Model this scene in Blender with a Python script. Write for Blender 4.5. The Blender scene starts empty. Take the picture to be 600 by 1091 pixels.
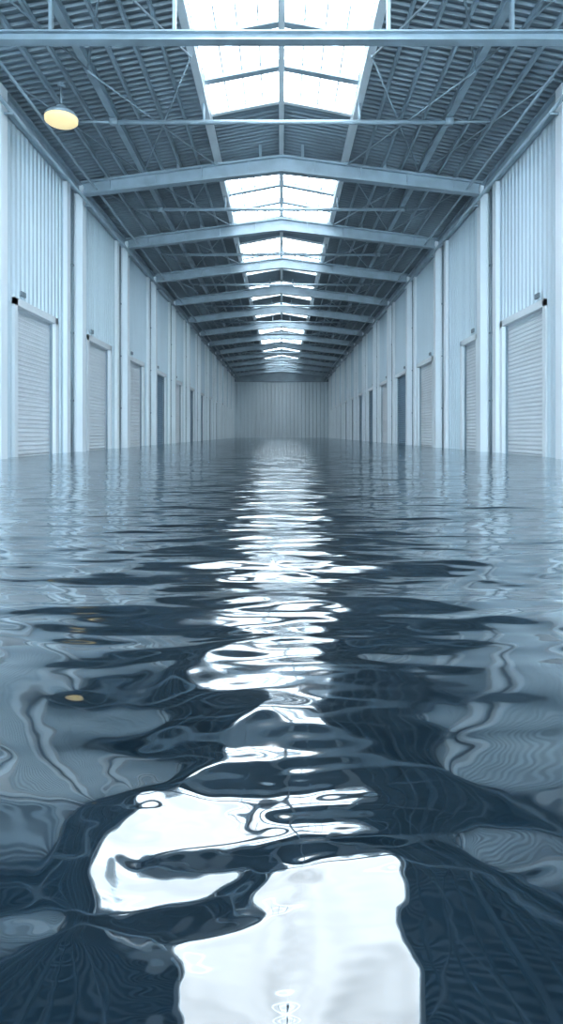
import bpy, math, random
import numpy as np
random.seed(4); rng=np.random.default_rng(7)
S=bpy.context.scene
S.view_settings.view_transform='Standard'
EYE=0.55; F=655.0
Y0=-14.0; Y1=82.0; WX=6.3; CX=6.0
ROOF_E=7.75+EYE; ROOF_R=8.95+EYE
def roofz(x): return ROOF_R-(ROOF_R-ROOF_E)*abs(x)/WX

# ---------------- materials
def mat(name,col,rough=0.5,metal=0.0,var=0.12,scale=1.5,stretch=(1,1,1),bump=0.0):
    m=bpy.data.materials.new(name); m.use_nodes=True
    nt=m.node_tree; b=nt.nodes['Principled BSDF']
    tc=nt.nodes.new('ShaderNodeTexCoord'); mp=nt.nodes.new('ShaderNodeMapping')
    mp.inputs['Scale'].default_value=stretch
    nz=nt.nodes.new('ShaderNodeTexNoise'); nz.inputs['Scale'].default_value=scale; nz.inputs['Detail'].default_value=6
    cr=nt.nodes.new('ShaderNodeValToRGB')
    cr.color_ramp.elements[0].position=0.3; cr.color_ramp.elements[1].position=0.7
    cr.color_ramp.elements[0].color=(*[c*(1-var) for c in col],1)
    cr.color_ramp.elements[1].color=(*[min(1,c*(1+var*0.6)) for c in col],1)
    nt.links.new(tc.outputs['Object'],mp.inputs[0]); nt.links.new(mp.outputs[0],nz.inputs['Vector'])
    nt.links.new(nz.outputs['Fac'],cr.inputs[0]); nt.links.new(cr.outputs[0],b.inputs['Base Color'])
    b.inputs['Roughness'].default_value=rough; b.inputs['Metallic'].default_value=metal
    return m
M_wall=mat('wall_cladding',(0.66,0.78,0.85),0.45,0,0.07,0.6,(1,1,0.25))
M_back=mat('back_cladding',(0.66,0.75,0.80),0.5,0,0.12,0.5,(1,1,0.2))
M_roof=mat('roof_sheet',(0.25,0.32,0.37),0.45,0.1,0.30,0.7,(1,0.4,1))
M_steel=mat('painted_steel',(0.35,0.445,0.51),0.4,0.1,0.18,2)
M_col=mat('column_paint',(0.84,0.91,0.95),0.4,0,0.06,1.2,(1,1,0.3))
M_door=mat('door_slats',(0.84,0.90,0.94),0.4,0,0.05,1)
M_doorb=mat('door_slats_blue',(0.20,0.33,0.44),0.4,0.1,0.1,1)
M_dark=mat('conduit_grey',(0.24,0.31,0.36),0.5,0.2,0.15,2)
M_conc=mat('concrete',(0.2,0.22,0.23),0.8,0,0.2,1)
def emis(name,col,st,base=(0.8,0.85,0.9)):
    m=bpy.data.materials.new(name); m.use_nodes=True; nt=m.node_tree
    b=nt.nodes['Principled BSDF']; b.inputs['Base Color'].default_value=(*base,1)
    b.inputs['Emission Color'].default_value=(*col,1)
    tc=nt.nodes.new('ShaderNodeTexCoord'); nz=nt.nodes.new('ShaderNodeTexNoise'); nz.inputs['Scale'].default_value=0.9
    mr=nt.nodes.new('ShaderNodeMapRange'); mr.inputs['To Min'].default_value=st*0.7; mr.inputs['To Max'].default_value=st*1.15
    mr.inputs['From Min'].default_value=0.3; mr.inputs['From Max'].default_value=0.7
    nt.links.new(tc.outputs['Object'],nz.inputs['Vector']); nt.links.new(nz.outputs['Fac'],mr.inputs['Value'])
    nt.links.new(mr.outputs[0],b.inputs['Emission Strength'])
    return m
M_sky=emis('daylit_polycarbonate',(0.90,0.96,1.0),6.3)
M_lamp=emis('lamp_diffuser',(1.0,0.84,0.46),1.0,(0.5,0.4,0.2))

# ---------------- mesh builder
class MB:
    def __init__(s): s.v=[]; s.f=[]; s.m=[]
    def quad(s,a,b,c,d,mi=0):
        n=len(s.v); s.v+= [a,b,c,d]; s.f.append((n,n+1,n+2,n+3)); s.m.append(mi)
    def box(s,x0,x1,y0,y1,z0,z1,mi=0):
        n=len(s.v)
        s.v+=[(x0,y0,z0),(x1,y0,z0),(x1,y1,z0),(x0,y1,z0),(x0,y0,z1),(x1,y0,z1),(x1,y1,z1),(x0,y1,z1)]
        for q in ((0,3,2,1),(4,5,6,7),(0,1,5,4),(1,2,6,5),(2,3,7,6),(3,0,4,7)):
            s.f.append(tuple(n+i for i in q)); s.m.append(mi)
    def hexa(s,pts,mi=0):
        n=len(s.v); s.v+=list(pts)
        for q in ((0,3,2,1),(4,5,6,7),(0,1,5,4),(1,2,6,5),(2,3,7,6),(3,0,4,7)):
            s.f.append(tuple(n+i for i in q)); s.m.append(mi)
    def tube(s,p,q,r,mi=0,seg=10):
        p=np.array(p,float); q=np.array(q,float); d=q-p; d/=np.linalg.norm(d)
        u=np.cross(d,(0,0,1)); 
        if np.linalg.norm(u)<1e-3: u=np.array((1.0,0,0))
        u/=np.linalg.norm(u); w=np.cross(d,u); n=len(s.v)
        for c in (p,q):
            for i in range(seg):
                a=2*math.pi*i/seg; s.v.append(tuple(c+r*(math.cos(a)*u+math.sin(a)*w)))
        for i in range(seg):
            j=(i+1)%seg; s.f.append((n+i,n+j,n+seg+j,n+seg+i)); s.m.append(mi)
        s.f.append(tuple(n+i for i in range(seg))[::-1]); s.m.append(mi)
        s.f.append(tuple(n+seg+i for i in range(seg))); s.m.append(mi)
    def lathe(s,cx,cy,prof,seg=40,mi=0):
        n=len(s.v)
        for r,z in prof:
            for i in range(seg):
                a=2*math.pi*i/seg; s.v.append((cx+r*math.cos(a),cy+r*math.sin(a),z))
        for k in range(len(prof)-1):
            for i in range(seg):
                j=(i+1)%seg
                s.f.append((n+k*seg+i,n+k*seg+j,n+(k+1)*seg+j,n+(k+1)*seg+i)); s.m.append(mi)
    def obj(s,name,mats,smooth=False):
        me=bpy.data.meshes.new(name); me.from_pydata(s.v,[],s.f); me.update()
        for m in mats: me.materials.append(m)
        me.polygons.foreach_set('material_index',s.m)
        if smooth: me.polygons.foreach_set('use_smooth',[True]*len(s.f))
        o=bpy.data.objects.new(name,me); S.collection.objects.link(o); return o

FR=[13.3+5.4*k for k in range(-5,13)]
FR=[y for y in FR if Y0<y<Y1-0.5]
DT=3.05+EYE
def doors(side):
    out=[]
    for k,y in enumerate(FR):
        if side<0: a,b=y+1.2,y+3.7
        else:      a,b=y+1.35,y+4.1
        if side>0 and abs(y-18.7)<0.1: a,b=y+1.0,y+2.6
        if b<Y1-1: out.append((a,b,k))
    return out
# ---------------- walls
def wall(side,name):
    mb=MB(); p=0.25; d=0.04; ds=doors(side)
    ys=[];y=Y0
    while y<Y1:
        ys+=[(y,0),(y+0.6*p,0),(y+0.7*p,-d),(y+0.9*p,-d)]; y+=p
    ys.append((Y1,0)); top=ROOF_E-0.02
    for (a,da),(b,db) in zip(ys[:-1],ys[1:]):
        m=(a+b)/2; z0=-1.0
        for (u,v,_) in ds:
            if u<m<v: z0=DT
        x0=side*(WX+da*1.0); x1=side*(WX+db)
        mb.quad((x0,a,z0),(x1,b,z0),(x1,b,top),(x0,a,top))
    mb.box(min(side*6.56,side*6.6),max(side*6.56,side*6.6),Y0,Y1,-1.0,ROOF_E+0.1)
    return mb.obj(name,[M_wall])
wall(-1,'wall_left'); wall(1,'wall_right')
mb=MB(); p=0.5; x=-WX
pts=[]
while x<WX:
    pts+=[(x,0),(x+0.6*p,0),(x+0.7*p,-0.06),(x+0.9*p,-0.06)]; x+=p
pts=[q for q in pts if q[0]<WX]+[(WX,0)]
for (a,da),(b,db) in zip(pts[:-1],pts[1:]):
    mb.quad((a,Y1+da,-1),(b,Y1+db,-1),(b,Y1+db,6.9+EYE),(a,Y1+da,6.9+EYE))
mb.hexa([(-WX,Y1-0.3,6.9+EYE),(0,Y1-0.3,6.9+EYE),(0,Y1+.1,6.9+EYE),(-WX,Y1+.1,6.9+EYE),(-WX,Y1-0.3,ROOF_E),(0,Y1-0.3,ROOF_R),(0,Y1+.1,ROOF_R),(-WX,Y1+.1,ROOF_E)],1)
mb.hexa([(0,Y1-0.3,6.9+EYE),(WX,Y1-0.3,6.9+EYE),(WX,Y1+.1,6.9+EYE),(0,Y1+.1,6.9+EYE),(0,Y1-0.3,ROOF_R),(WX,Y1-0.3,ROOF_E),(WX,Y1+.1,ROOF_E),(0,Y1+.1,ROOF_R)],1)
mb.box(-WX,WX,Y1+0.1,Y1+0.15,-1,ROOF_R)
mb.obj('wall_back',[M_back,M_roof])
mb=MB(); mb.box(-6.6,6.6,Y0,Y1,-1.2,-1.0); mb.obj('floor',[M_conc])

# ---------------- roof with skylight openings
SK=[(-13,-9.5),(-7.5,-3),(-1,3.0),(4.5,16.4),(20.0,25.0),(27.6,33.0),(35.6,39.2),(41.3,45.2),(49,52.5),(56,59),(63,66),(69,72),(75,79)]
SX0,SX1=0.0,1.85
mb=MB(); p=0.2; d=0.055; pts=[]; y=Y0
while y<Y1:
    pts+=[(y,0),(y+0.45*p,0),(y+0.6*p,-d),(y+0.85*p,-d)]; y+=p
pts.append((Y1,0))
for (a,da),(b,db) in zip(pts[:-1],pts[1:]):
    m=(a+b)/2; opn=any(u<m<v for u,v in SK)
    for s in (-1,1):
        segs=[(0,WX+0.3)] if not opn else [(SX1,WX+0.3)]
        for x0,x1 in segs:
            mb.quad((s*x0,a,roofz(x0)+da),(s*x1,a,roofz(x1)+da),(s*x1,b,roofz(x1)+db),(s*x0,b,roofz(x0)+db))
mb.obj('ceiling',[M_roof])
for i,(a,b) in enumerate(SK):
    mb=MB()
    for s in (-1,1):
        y=a
        while y<b-1e-6:
            if i==3 and y<11.9:
                e=11.9
                mb.quad((0,y,roofz(0)+0.02),(s*SX1,y,roofz(SX1)+0.02),(s*SX1,e,roofz(SX1)+0.02),(0,e,roofz(0)+0.02),0)
                y=e; continue
            e=min(y+0.4,b)
            mb.quad((s*SX0,y,roofz(SX0)+0.02),(s*SX1,y,roofz(SX1)+0.02),(s*SX1,e-0.05,roofz(SX1)+0.02),(s*SX0,e-0.05,roofz(SX0)+0.02),0)
            mb.quad((s*SX0,e-0.05,roofz(SX0)+0.02),(s*SX1,e-0.05,roofz(SX1)+0.02),(s*SX1,e,roofz(SX1)+0.05),(s*SX0,e,roofz(SX0)+0.05),0)
            y=e
        def rb(x0,x1,y0,y1,t0,t1,mi=1):
            mb.hexa([(s*x0,y0,roofz(x0)-t0),(s*x1,y0,roofz(x1)-t0),(s*x1,y1,roofz(x1)-t0),(s*x0,y1,roofz(x0)-t0),
                     (s*x0,y0,roofz(x0)-t1),(s*x1,y0,roofz(x1)-t1),(s*x1,y1,roofz(x1)-t1),(s*x0,y1,roofz(x0)-t1)],mi)
        rb(SX0,SX1,a-0.05,a+0.08,0.12,-0.03); rb(SX0,SX1,b-0.08,b+0.05,0.12,-0.03)
        for xx in (0.5,0.95,1.4): rb(xx-0.018,xx+0.018,max(a,12.4) if i==3 else a,b,0.05,0.0)
        y=b-1.6
        while y>max(a+0.6,12.0 if i==3 else -99):
            rb(SX0,SX1,y-0.10,y+0.10,0.16,0.0,2); y-=1.6
    mb.obj('skylight',[M_sky,M_col,M_steel])

# ---------------- portal frames
def slopebeam(mb,s,x0,x1,y0,y1,b0,b1,t0,t1,mi=0):
    mb.hexa([(s*x0,y0,b0),(s*x1,y0,b1),(s*x1,y1,b1),(s*x0,y1,b0),(s*x0,y0,t0),(s*x1,y0,t1),(s*x1,y1,t1),(s*x0,y1,t0)],mi)
for y in FR:
    mb=MB()
    for s in (-1,1):
        f0,f1=sorted((s*CX,s*(CX+0.035))); mb.box(f0,f1,y-0.16,y+0.16,-1,ROOF_E-0.25,1)
        g0,g1=sorted((s*(WX-0.085),s*(WX-0.05))); mb.box(g0,g1,y-0.16,y+0.16,-1,ROOF_E-0.25,1)
        a,b=sorted((s*(CX+0.036),s*(WX-0.086))); mb.box(a,b,y-0.12,y+0.12,-1,ROOF_E-0.25,1)
        if 5<y<14.5: continue
        xe=CX+0.15
        lo_c,lo_e=7.98+EYE,7.27+EYE; hi_c,hi_e=8.42+EYE,7.60+EYE
        slopebeam(mb,s,0,xe,y-0.03,y+0.03,lo_c,lo_e,hi_c,hi_e,0)
        slopebeam(mb,s,0,xe,y-0.13,y+0.13,lo_c-0.04,lo_e-0.04,lo_c+0.02,lo_e+0.02,0)
        slopebeam(mb,s,0,xe,y-0.13,y+0.13,hi_c-0.04,hi_e-0.04,hi_c+0.02,hi_e+0.02,0)
        for xx in (1.0,2.4,3.8,5.2):
            zl=lo_c+(lo_e-lo_c)*xx/xe; zh=hi_c+(hi_e-hi_c)*xx/xe
            c0,c1=sorted((s*xx,s*(xx+0.03))); mb.box(c0,c1,y-0.12,y+0.12,zl,zh,0)
        for xx in (0.6,1.95,3.1,4.2,5.3):
            zh=hi_c+(hi_e-hi_c)*xx/xe
            c0,c1=sorted((s*xx,s*(xx+0.08))); mb.box(c0,c1,y-0.04,y+0.04,zh,roofz(xx)-0.06,0)
    mb.obj('portal_frame',[M_steel,M_col])

mb=MB(); yb=11.2; TB=WX-0.2
mb.box(-TB,TB,yb-0.1,yb+0.1,7.12+EYE,7.15+EYE); mb.box(-TB,TB,yb-0.1,yb+0.1,7.27+EYE,7.30+EYE); mb.box(-TB,TB,yb-0.02,yb+0.02,7.15+EYE,7.27+EYE)
for xx in (-4.2,-1.95,1.95,4.2): mb.box(xx-0.03,xx+0.03,yb-0.05,yb+0.05,7.3+EYE,roofz(xx)-0.08)
mb.obj('tie_beam',[M_steel])
for k,y in enumerate(FR):
    ym=15.4 if abs(y-13.3)<.1 else y+2.7
    if ym>Y1-2 or 3<ym<11: continue
    mb=MB(); z=7.8+EYE
    mb.tube((-4.25,ym,z),(4.25,ym,z),0.055)
    for s in (-1,1):
        mb.tube((s*4.2,ym,z),(s*5.3,ym+0.0,roofz(5.3)-0.12),0.03)
        mb.box(s*4.2-0.1,s*4.2+0.1,ym-0.08,ym+0.08,z-0.06,z+0.08)
        mb.box(s*1.95-0.03,s*1.95+0.03,ym-0.03,ym+0.03,z,roofz(1.95)-0.2)
    mb.obj('cross_strut',[M_steel],True)
for n,xx,w,h,dz,m in (('purlin',0.0,0.07,0.16,0.02,M_col),('purlin',1.95,0.09,0.26,0.02,M_col),('purlin',4.2,0.08,0.2,0.02,M_steel),
                  ('purlin',2.55,0.03,0.12,0.04,M_steel),('purlin',3.1,0.03,0.14,0.04,M_steel),('purlin',3.65,0.03,0.12,0.04,M_steel),('purlin',4.75,0.03,0.12,0.04,M_steel),('purlin',5.25,0.03,0.14,0.04,M_steel)):
    for s in ((-1,1) if xx else (1,)):
        mb=MB(); z=roofz(xx)-dz-0.04; x=s*xx; ya=12.35 if xx==0 else Y0
        mb.box(x-w,x+w,ya,Y1-0.4,z-h,z-h+0.03); mb.box(x-w,x+w,ya,Y1-0.4,z-0.03,z); mb.box(x-0.02,x+0.02,ya,Y1-0.4,z-h+0.03,z-0.03)
        mb.obj(n,[m])
mb=MB()
for k,y in enumerate(FR[:-1]):
    y2=FR[k+1]
    for s in (-1,1):
        zc=lambda x:7.62+EYE+(8.42-7.62)*(1-abs(x)/6.15)+0.02
        mb.tube((s*1.95,y,zc(1.95)),(s*4.2,y2,zc(4.2)),0.022,0,6)
        mb.tube((s*4.2,y,zc(4.2)-.05),(s*1.95,y2,zc(1.95)-.05),0.022,0,6)
        mb.tube((s*5.9,y,zc(5.9)),(s*4.2,y2,zc(4.2)),0.02,0,6)
mb.obj('roof_bracing',[M_steel],True)
for s,nm in ((-1,'trim_1'),(1,'trim_2')):
    mb=MB()
    a,b=sorted((s*(WX-0.18),s*(WX-0.05)));
    mb.box(a,b,Y0,Y1-0.4,7.25+EYE,7.5+EYE)
    a,b=sorted((s*(WX-0.28),s*(WX-0.05))); mb.box(a,b,Y0,Y1-0.4,7.5+EYE,7.54+EYE)
    mb.obj(nm,[M_steel])
    mb=MB(); mb.tube((s*5.85,Y0,6.98+EYE),(s*5.85,Y1-0.4,6.98+EYE),0.05); mb.tube((s*5.6,Y0,7.38+EYE),(s*5.6,Y1-.4,7.38+EYE),0.035)
    for y in FR: mb.box(min(s*5.8,s*5.99),max(s*5.8,s*5.99),y-0.03,y+0.03,6.9+EYE,6.94+EYE)
    mb.obj('service_pipe',[M_steel],True)
for s in (-1,1):
    for k,y in enumerate(FR):
        mb=MB(); yy=y+4.45
        if yy>Y1-1: continue
        a,b=sorted((s*(WX-0.16),s*(WX-0.045))); mb.box(a,b,yy-0.14,yy+0.14,-1,7.24+EYE)
        mb.obj('wall_post',[M_col])
        mb=MB(); yy=y-0.55
        mb.tube((s*(WX-0.11),yy,-1),(s*(WX-0.11),yy,7.2+EYE),0.03,0)
        for z in (1.5,3.5,5.5): mb.box(min(s*(WX-0.16),s*(WX-0.045)),max(s*(WX-0.16),s*(WX-0.045)),yy-0.05,yy+0.05,z,z+0.05)
        mb.obj('conduit',[M_dark],True)
n=0
for s in (-1,1):
    for (a,b,k) in doors(s):
        n+=1; mb=MB()
        yk=FR[k]; blue = (abs(yk-29.5)<.1) or (abs(yk-40.3)<.1) or (k%5==1 and yk>30)
        z=-1.0; xd=WX+0.10; ph=0.11
        while z<DT+0.02:
            prof=[(0,0),(0.012,ph*0.15),(-0.016,ph*0.5),(-0.012,ph*0.8),(0.02,ph*0.93),(0,ph)]
            for (o0,h0),(o1,h1) in zip(prof[:-1],prof[1:]):
                mb.quad((s*(xd+o0),a,z+h0),(s*(xd+o0),b,z+h0),(s*(xd+o1),b,z+h1),(s*(xd+o1),a,z+h1),0)
            z+=ph
        x0,x1=sorted((s*(WX-0.07),s*(WX+0.14)))
        mb.box(x0,x1,a-0.14,a+0.03,-1,DT+0.14,1); mb.box(x0,x1,b-0.03,b+0.14,-1,DT+0.14,1); mb.box(x0,x1,a-0.14,b+0.14,DT-0.02,DT+0.16,1)
        x0,x1=sorted((s*(WX+0.03),s*(WX+0.08))); mb.box(x0,x1,a+0.03,a+0.09,-1,DT,2); mb.box(x0,x1,b-0.09,b-0.03,-1,DT,2)
        x0,x1=sorted((s*(WX-0.09),s*(WX-0.05))); mb.box(x0,x1,a+0.2,a+0.45,DT+0.24,DT+0.36,2)
        mb.obj('door_%d'%n,[M_doorb if blue else M_door,M_col,M_dark])
LX,LY,LZ=-4.98,13.9,7.15+EYE; Q=0.9
mb=MB()
mb.lathe(LX,LY,[(0.0,LZ+0.26),(0.10,LZ+0.26),(0.12,LZ+0.22),(0.12,LZ+0.15),(0.34*Q,LZ+0.10),(0.40*Q,LZ+0.04),(0.41*Q,LZ-0.02),(0.39*Q,LZ-0.02)],48,0)
mb.lathe(LX,LY,[(0.405*Q,LZ-0.0),(0.40*Q,LZ-0.09),(0.34*Q,LZ-0.13),(0.18*Q,LZ-0.16),(0.0,LZ-0.17)],48,1)
mb.tube((LX,LY,LZ+0.2),(LX,LY,roofz(LX)-0.12),0.025,0)
mb.lathe(LX,LY,[(0.0,roofz(LX)-0.17),(0.09,roofz(LX)-0.15),(0.09,roofz(LX)-0.12)],20,0)
mb.obj('high_bay_lamp',[M_steel,M_lamp],True)

# ---------------- water : near swell field fitted so that it mirrors skylight / roof / walls where the photo does
def inpoly(px,py,P):
    r=np.zeros(px.shape,bool); n=len(P); j=n-1
    for i in range(n):
        xi,yi=P[i]; xj,yj=P[j]
        c=((yi>py)!=(yj>py))&(px<(xj-xi)*(py-yi)/((yj-yi)+1e-9)+xi)
        r^=c; j=i
    return r
B1=[(150,857),(200,860),(250,865),(330,858),(398,853),(380,863),(330,870),(285,876),(285,890),(340,892),(400,890),(380,896),(330,902),(270,909),(200,915),(145,926),(150,945),(200,947),(258,942),(240,952),(215,966),(165,975),(130,990),(105,985),(92,945),(110,905),(145,880)]
B2=[(275,965),(290,950),(330,937),(420,926),(428,935),(432,975),(420,990),(430,1020),(447,1050),(450,1120),(200,1120),(190,1070),(200,1045),(183,1022),(210,1015),(260,1005),(290,990),(275,975)]
A0,A1,D0,D1=-440.,440.,196.,740.
MM,NN=54,60
def sstep(x): x=np.clip(x,0,1); return x*x*(3-2*x)
def wa(a): return sstep((A1-np.abs(a))/90)
def wd(d): return sstep((d-D0)/50)*sstep((D1-d)/70)
def basA(a): return wa(a)[...,None]*np.cos(np.pi*np.arange(MM)*((a-A0)/(A1-A0))[...,None])
def basD(d): return wd(d)[...,None]*np.cos(np.pi*np.arange(NN)*((d-D0)/(D1-D0))[...,None])
ag=np.arange(-345,346,5.0); dg=np.arange(200,660,3.5)
bA=basA(ag); bAd=(basA(ag+1)-basA(ag-1))/2; bD=basD(dg); bDd=(basD(dg+1)-basD(dg-1))/2
AG,DG=np.meshgrid(ag,dg); PX,PY=AG+300,DG+462
lab=np.full(AG.shape,2)     # 1 skylight, 2 roof, 3 wall, 0 free
mB1=inpoly(PX,PY,B1); mB2=inpoly(PX,PY,B2)
lab[mB1|mB2]=1
lab[((PX-258)/68)**2+((PY-722)/11)**2<1]=1
lab[((PX-270)/32)**2+((PY-812)/8)**2<1]=1
free=(PX>280)&(PX<345)&(PY>738)&(PY<840)&(lab!=1); lab[free]=0
lab[(PY<706)&(lab!=1)&(np.abs(PX-300)<52)]=0
lab[(PY<740)&(lab!=1)&(np.abs(PX-300)>190)]=0
def ell(cx,cy,rx,ry): return ((PX-cx)/rx)**2+((PY-cy)/ry)**2<1
pale=ell(60,835,130,32)|ell(10,775,60,25)|ell(548,915,52,22)|ell(560,815,90,30)|ell(530,768,75,12)|ell(25,1000,45,14)|ell(120,770,60,14)|ell(90,690,130,12)|ell(520,700,130,10)
lab[pale&(lab!=1)]=3
lampm=((PX-80)/13)**2+((PY-742)/5)**2<1
lab[lampm]=0
E=9.75*F
segs=[(E/16.4,E/4.5),(E/25,E/20.0),(E/33,E/27.6),(E/39.2,E/35.6)]
def look(hx,hy):
    q=DG+F*hy+AG*hx
    rx=AG-2*q*hx; ry=F-2*q*hy; rz=-DG+2*q
    ry=np.maximum(ry,60)
    return F*rx/ry,F*rz/ry
lampw=1-np.exp(-((PX-80)/30)**2-((PY-742)/14)**2)
wgt=np.where(PY>840,1.3,1.0)
def loss(hx,hy):
    X,Z=look(hx,hy)
    sky=None
    for lo,hi in segs:
        s=np.minimum(np.minimum(0.185*Z-np.abs(X),Z-lo),hi-Z)
        sky=s if sky is None else np.maximum(sky,s)
    wl=np.abs(X)-0.80*Z
    m=8.0; L=np.zeros_like(X)
    L+=np.where(lab==1,np.maximum(0,m-sky)**2,0)
    L+=np.where(mB1,0.03*np.maximum(0,505-Z)**2,0)+np.where(mB2,0.15*np.maximum(0,525-Z)**2,0)
    L+=np.where(lab==2,np.maximum(0,m+sky)**2+0.5*np.maximum(0,m+wl)**2+np.maximum(0,90-Z)**2,0)
    L+=np.where(lab==3,0.5*np.maximum(0,m-wl)**2+np.maximum(0,60-Z)**2,0)
    L+=np.where(lampm,0.4*((X+235)**2+(Z-382)**2),0)
    L+=1000*lampw*np.exp(-((X+235)**2+(Z-385)**2)/45.**2)
    return wgt*np.minimum(L,40000.)/1200.+0.6*(hx**2+hy**2)+4000*np.maximum(0,hx**2+hy**2-0.035)
mm,nn=np.meshgrid(np.arange(MM),np.arange(NN))
fr=(mm*0.75)**2+(nn)**2
pre=0.006/(1+(fr/70.)**1.3)
th=rng.normal(0,0.001,(NN,MM)); m1=np.zeros_like(th); m2=np.zeros_like(th)
e=1e-4; NIT=2800
for it in range(NIT):
    C=pre*th
    ha=bD@C@bAd.T; hd=bDd@C@bA.T
    hx=ha*DG/EYE; hy=hd*(-DG**2/(F*EYE))+ha*(-AG*DG/(F*EYE))
    gx=(loss(hx+e,hy)-loss(hx-e,hy))/(2*e); gy=(loss(hx,hy+e)-loss(hx,hy-e))/(2*e)
    k_=1.0+3.0*max(0,1-it/800.)
    for hh,g_ in ((hx,gx),(hy,gy)):
        for ax in (0,1):
            d2=np.diff(hh,axis=ax)
            w_=(32.0 if ax==1 else 14.0)*k_
            if ax==1: g_[:,1:]+=2*w_*d2; g_[:,:-1]-=2*w_*d2
            else: g_[1:]+=2*w_*d2; g_[:-1]-=2*w_*d2
    g_ha=gx*DG/EYE+gy*(-AG*DG/(F*EYE)); g_hd=gy*(-DG**2/(F*EYE))
    g=(bD.T@g_ha@bAd+bDd.T@g_hd@bA)*pre/AG.size*100+2e-3*th
    m1=0.9*m1+0.1*g; m2=0.99*m2+0.01*g*g
    lr=0.03*min(1,(it+1)/100.)*(1-0.97*it/NIT)
    th-=lr*(m1/(1-0.9**(it+1)))/(np.sqrt(m2/(1-0.99**(it+1)))+1e-5)
C=pre*th

NR,NC=1050,1100
ypx=np.linspace(466.4,1200,NR)
D=F*EYE/(ypx-462.0)
D=D[::-1]; D=D[D<Y1-0.2]; D=np.concatenate([np.linspace(Y0,D[0]-0.05,60),D,[Y1-0.1]])
tt=np.linspace(-1,1,NC); T=np.arcsinh(6.24/0.3); X=0.3*np.sinh(tt*T)
GX,GY=np.meshgrid(X,D)
sy=np.gradient(D)[:,None]*np.ones_like(GX); sx=np.gradient(X)[None,:]*np.ones_like(GX)
sp=np.maximum(np.abs(sy),sx*0.6)
H=np.zeros_like(GX); HS=np.zeros_like(GX)
rng=np.random.default_rng(23)
wx=GX+0.10*np.sin(2.1*GY+1.0+0.7*GX)
wy=GY+0.08*np.sin(1.3*GX+0.5+0.6*GY)+0.03*np.sin(3.1*GX+1.9*GY)
NW=90
far=1/(1+np.maximum(GY-2.5,0)/6.0)
for i in range(NW):
    lam=0.07*(2.4/0.07)**(i/(NW-1))*(1+0.1*rng.standard_normal())
    t_=rng.normal(0,0.26); k=2*math.pi/lam
    ph=rng.uniform(0,2*math.pi); sl=0.0145 if 0.15<lam<1.0 else 0.008
    att=np.exp(-(sp*2.0/lam)**2)*far
    w_=sl/k*att*np.sin(k*(wx*math.sin(t_)+wy*math.cos(t_))+ph)
    if lam<0.24: HS+=w_*1.6
    else: H+=w_
ok=(D>0.3)
dd=np.where(ok,F*EYE/np.where(ok,D,1),0)
for r in range(len(D)):
    if D0<dd[r]: HS[r]*=1-0.98*sstep((dd[r]-D0)/85.)
    if D0<dd[r]<D1:
        a=X*F/D[r]; sel=np.abs(a)<A1
        H[r]*=(1-wd(np.array([dd[r]]))[0]*wa(np.clip(a,A0,A1)))
        H[r,sel]+=basA(a[sel])@(C.T@basD(np.array([dd[r]]))[0])
H+=HS
co=np.stack([GX,GY,H],-1).reshape(-1,3).astype(np.float32)
r,c=GX.shape
idx=np.arange(r*c).reshape(r,c)
q=np.stack([idx[:-1,:-1],idx[:-1,1:],idx[1:,1:],idx[1:,:-1]],-1).reshape(-1,4)
me=bpy.data.meshes.new('flood_water'); me.vertices.add(len(co)); me.vertices.foreach_set('co',co.ravel())
me.loops.add(q.size); me.loops.foreach_set('vertex_index',q.ravel().astype(np.int32))
me.polygons.add(len(q)); me.polygons.foreach_set('loop_start',np.arange(0,q.size,4,dtype=np.int32))
me.polygons.foreach_set('loop_total',np.full(len(q),4,dtype=np.int32))
me.polygons.foreach_set('use_smooth',np.ones(len(q),dtype=bool)); me.update(calc_edges=True)
W=bpy.data.objects.new('flood_water',me); S.collection.objects.link(W)
m=bpy.data.materials.new('dark_flood_water'); m.use_nodes=True; nt=m.node_tree; nt.nodes.clear()
out=nt.nodes.new('ShaderNodeOutputMaterial'); mix=nt.nodes.new('ShaderNodeMixShader')
dif=nt.nodes.new('ShaderNodeBsdfDiffuse'); dif.inputs['Color'].default_value=(0.003,0.010,0.018,1)
gl=nt.nodes.new('ShaderNodeBsdfGlossy'); gl.inputs['Color'].default_value=(0.94,0.98,1.0,1)
lw=nt.nodes.new('ShaderNodeLayerWeight'); lw.inputs['Blend'].default_value=0.5
pw=nt.nodes.new('ShaderNodeMath'); pw.operation='POWER'; pw.inputs[1].default_value=2.6
fm=nt.nodes.new('ShaderNodeMapRange'); fm.inputs['To Min'].default_value=0.08; fm.inputs['To Max'].default_value=1.0
tc=nt.nodes.new('ShaderNodeTexCoord'); sep=nt.nodes.new('ShaderNodeSeparateXYZ')
L=nt.links.new
L(tc.outputs['Object'],sep.inputs[0])
def mrange(f0,f1,t0,t1):
    n_=nt.nodes.new('ShaderNodeMapRange')
    n_.inputs['From Min'].default_value=f0; n_.inputs['From Max'].default_value=f1; n_.inputs['To Min'].default_value=t0; n_.inputs['To Max'].default_value=t1
    L(sep.outputs['Y'],n_.inputs['Value']); return n_
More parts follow.
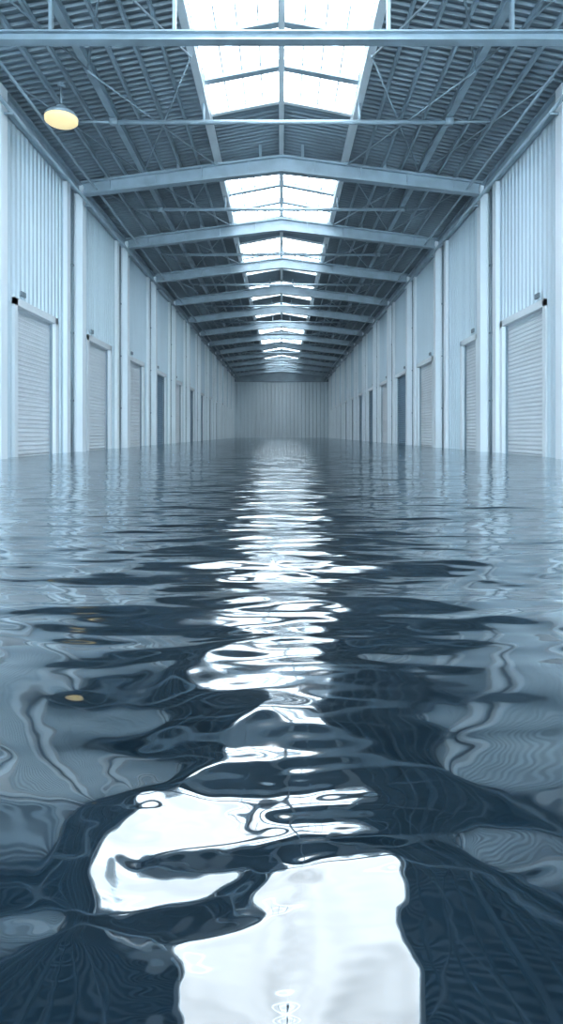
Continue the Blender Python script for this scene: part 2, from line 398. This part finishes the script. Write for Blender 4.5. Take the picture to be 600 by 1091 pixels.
def noise(sc,det,dis,stretch):
    mp=nt.nodes.new('ShaderNodeMapping'); mp.inputs['Scale'].default_value=stretch
    nz=nt.nodes.new('ShaderNodeTexNoise'); nz.inputs['Scale'].default_value=sc; nz.inputs['Detail'].default_value=det; nz.inputs['Distortion'].default_value=dis
    L(tc.outputs['Object'],mp.inputs[0]); L(mp.outputs[0],nz.inputs['Vector']); return nz
rr=mrange(0.9,2.2,0.03,0.085); L(rr.outputs[0],gl.inputs['Roughness'])
n1=noise(1.8,2.0,0.3,(0.40,1.0,1)); r1=mrange(3,14,0.0,0.075)
bp=nt.nodes.new('ShaderNodeBump'); bp.inputs['Strength'].default_value=1.0
L(r1.outputs[0],bp.inputs['Distance']); L(n1.outputs['Fac'],bp.inputs['Height'])
n2=noise(7.0,1.5,0.3,(0.30,1.0,1)); r2=mrange(1.1,4.0,0.0,0.028)
bp2=nt.nodes.new('ShaderNodeBump'); bp2.inputs['Strength'].default_value=1.0
L(r2.outputs[0],bp2.inputs['Distance']); L(n2.outputs['Fac'],bp2.inputs['Height']); L(bp.outputs[0],bp2.inputs['Normal'])
for n_ in (gl,dif,lw): L(bp2.outputs[0],n_.inputs['Normal'])
L(lw.outputs['Facing'],pw.inputs[0]); L(pw.outputs[0],fm.inputs['Value']); L(fm.outputs[0],mix.inputs['Fac'])
L(dif.outputs[0],mix.inputs[1]); L(gl.outputs[0],mix.inputs[2]); L(mix.outputs[0],out.inputs['Surface'])
me.materials.append(m)

# ---------------- world
w=bpy.data.worlds.new('world'); S.world=w; w.use_nodes=True
w.node_tree.nodes['Background'].inputs[0].default_value=(0.66,0.86,1.0,1); w.node_tree.nodes['Background'].inputs[1].default_value=20.0
# ---------------- camera
cam=bpy.data.cameras.new('camera'); co_=bpy.data.objects.new('camera',cam); S.collection.objects.link(co_)
co_.location=(0,0,EYE); co_.rotation_euler=(math.pi/2,0,0)
cam.sensor_fit='VERTICAL'; cam.sensor_height=24; cam.lens=F/1091*24; cam.shift_y=-83.5/1091; cam.clip_end=300; cam.clip_start=0.02
S.camera=co_
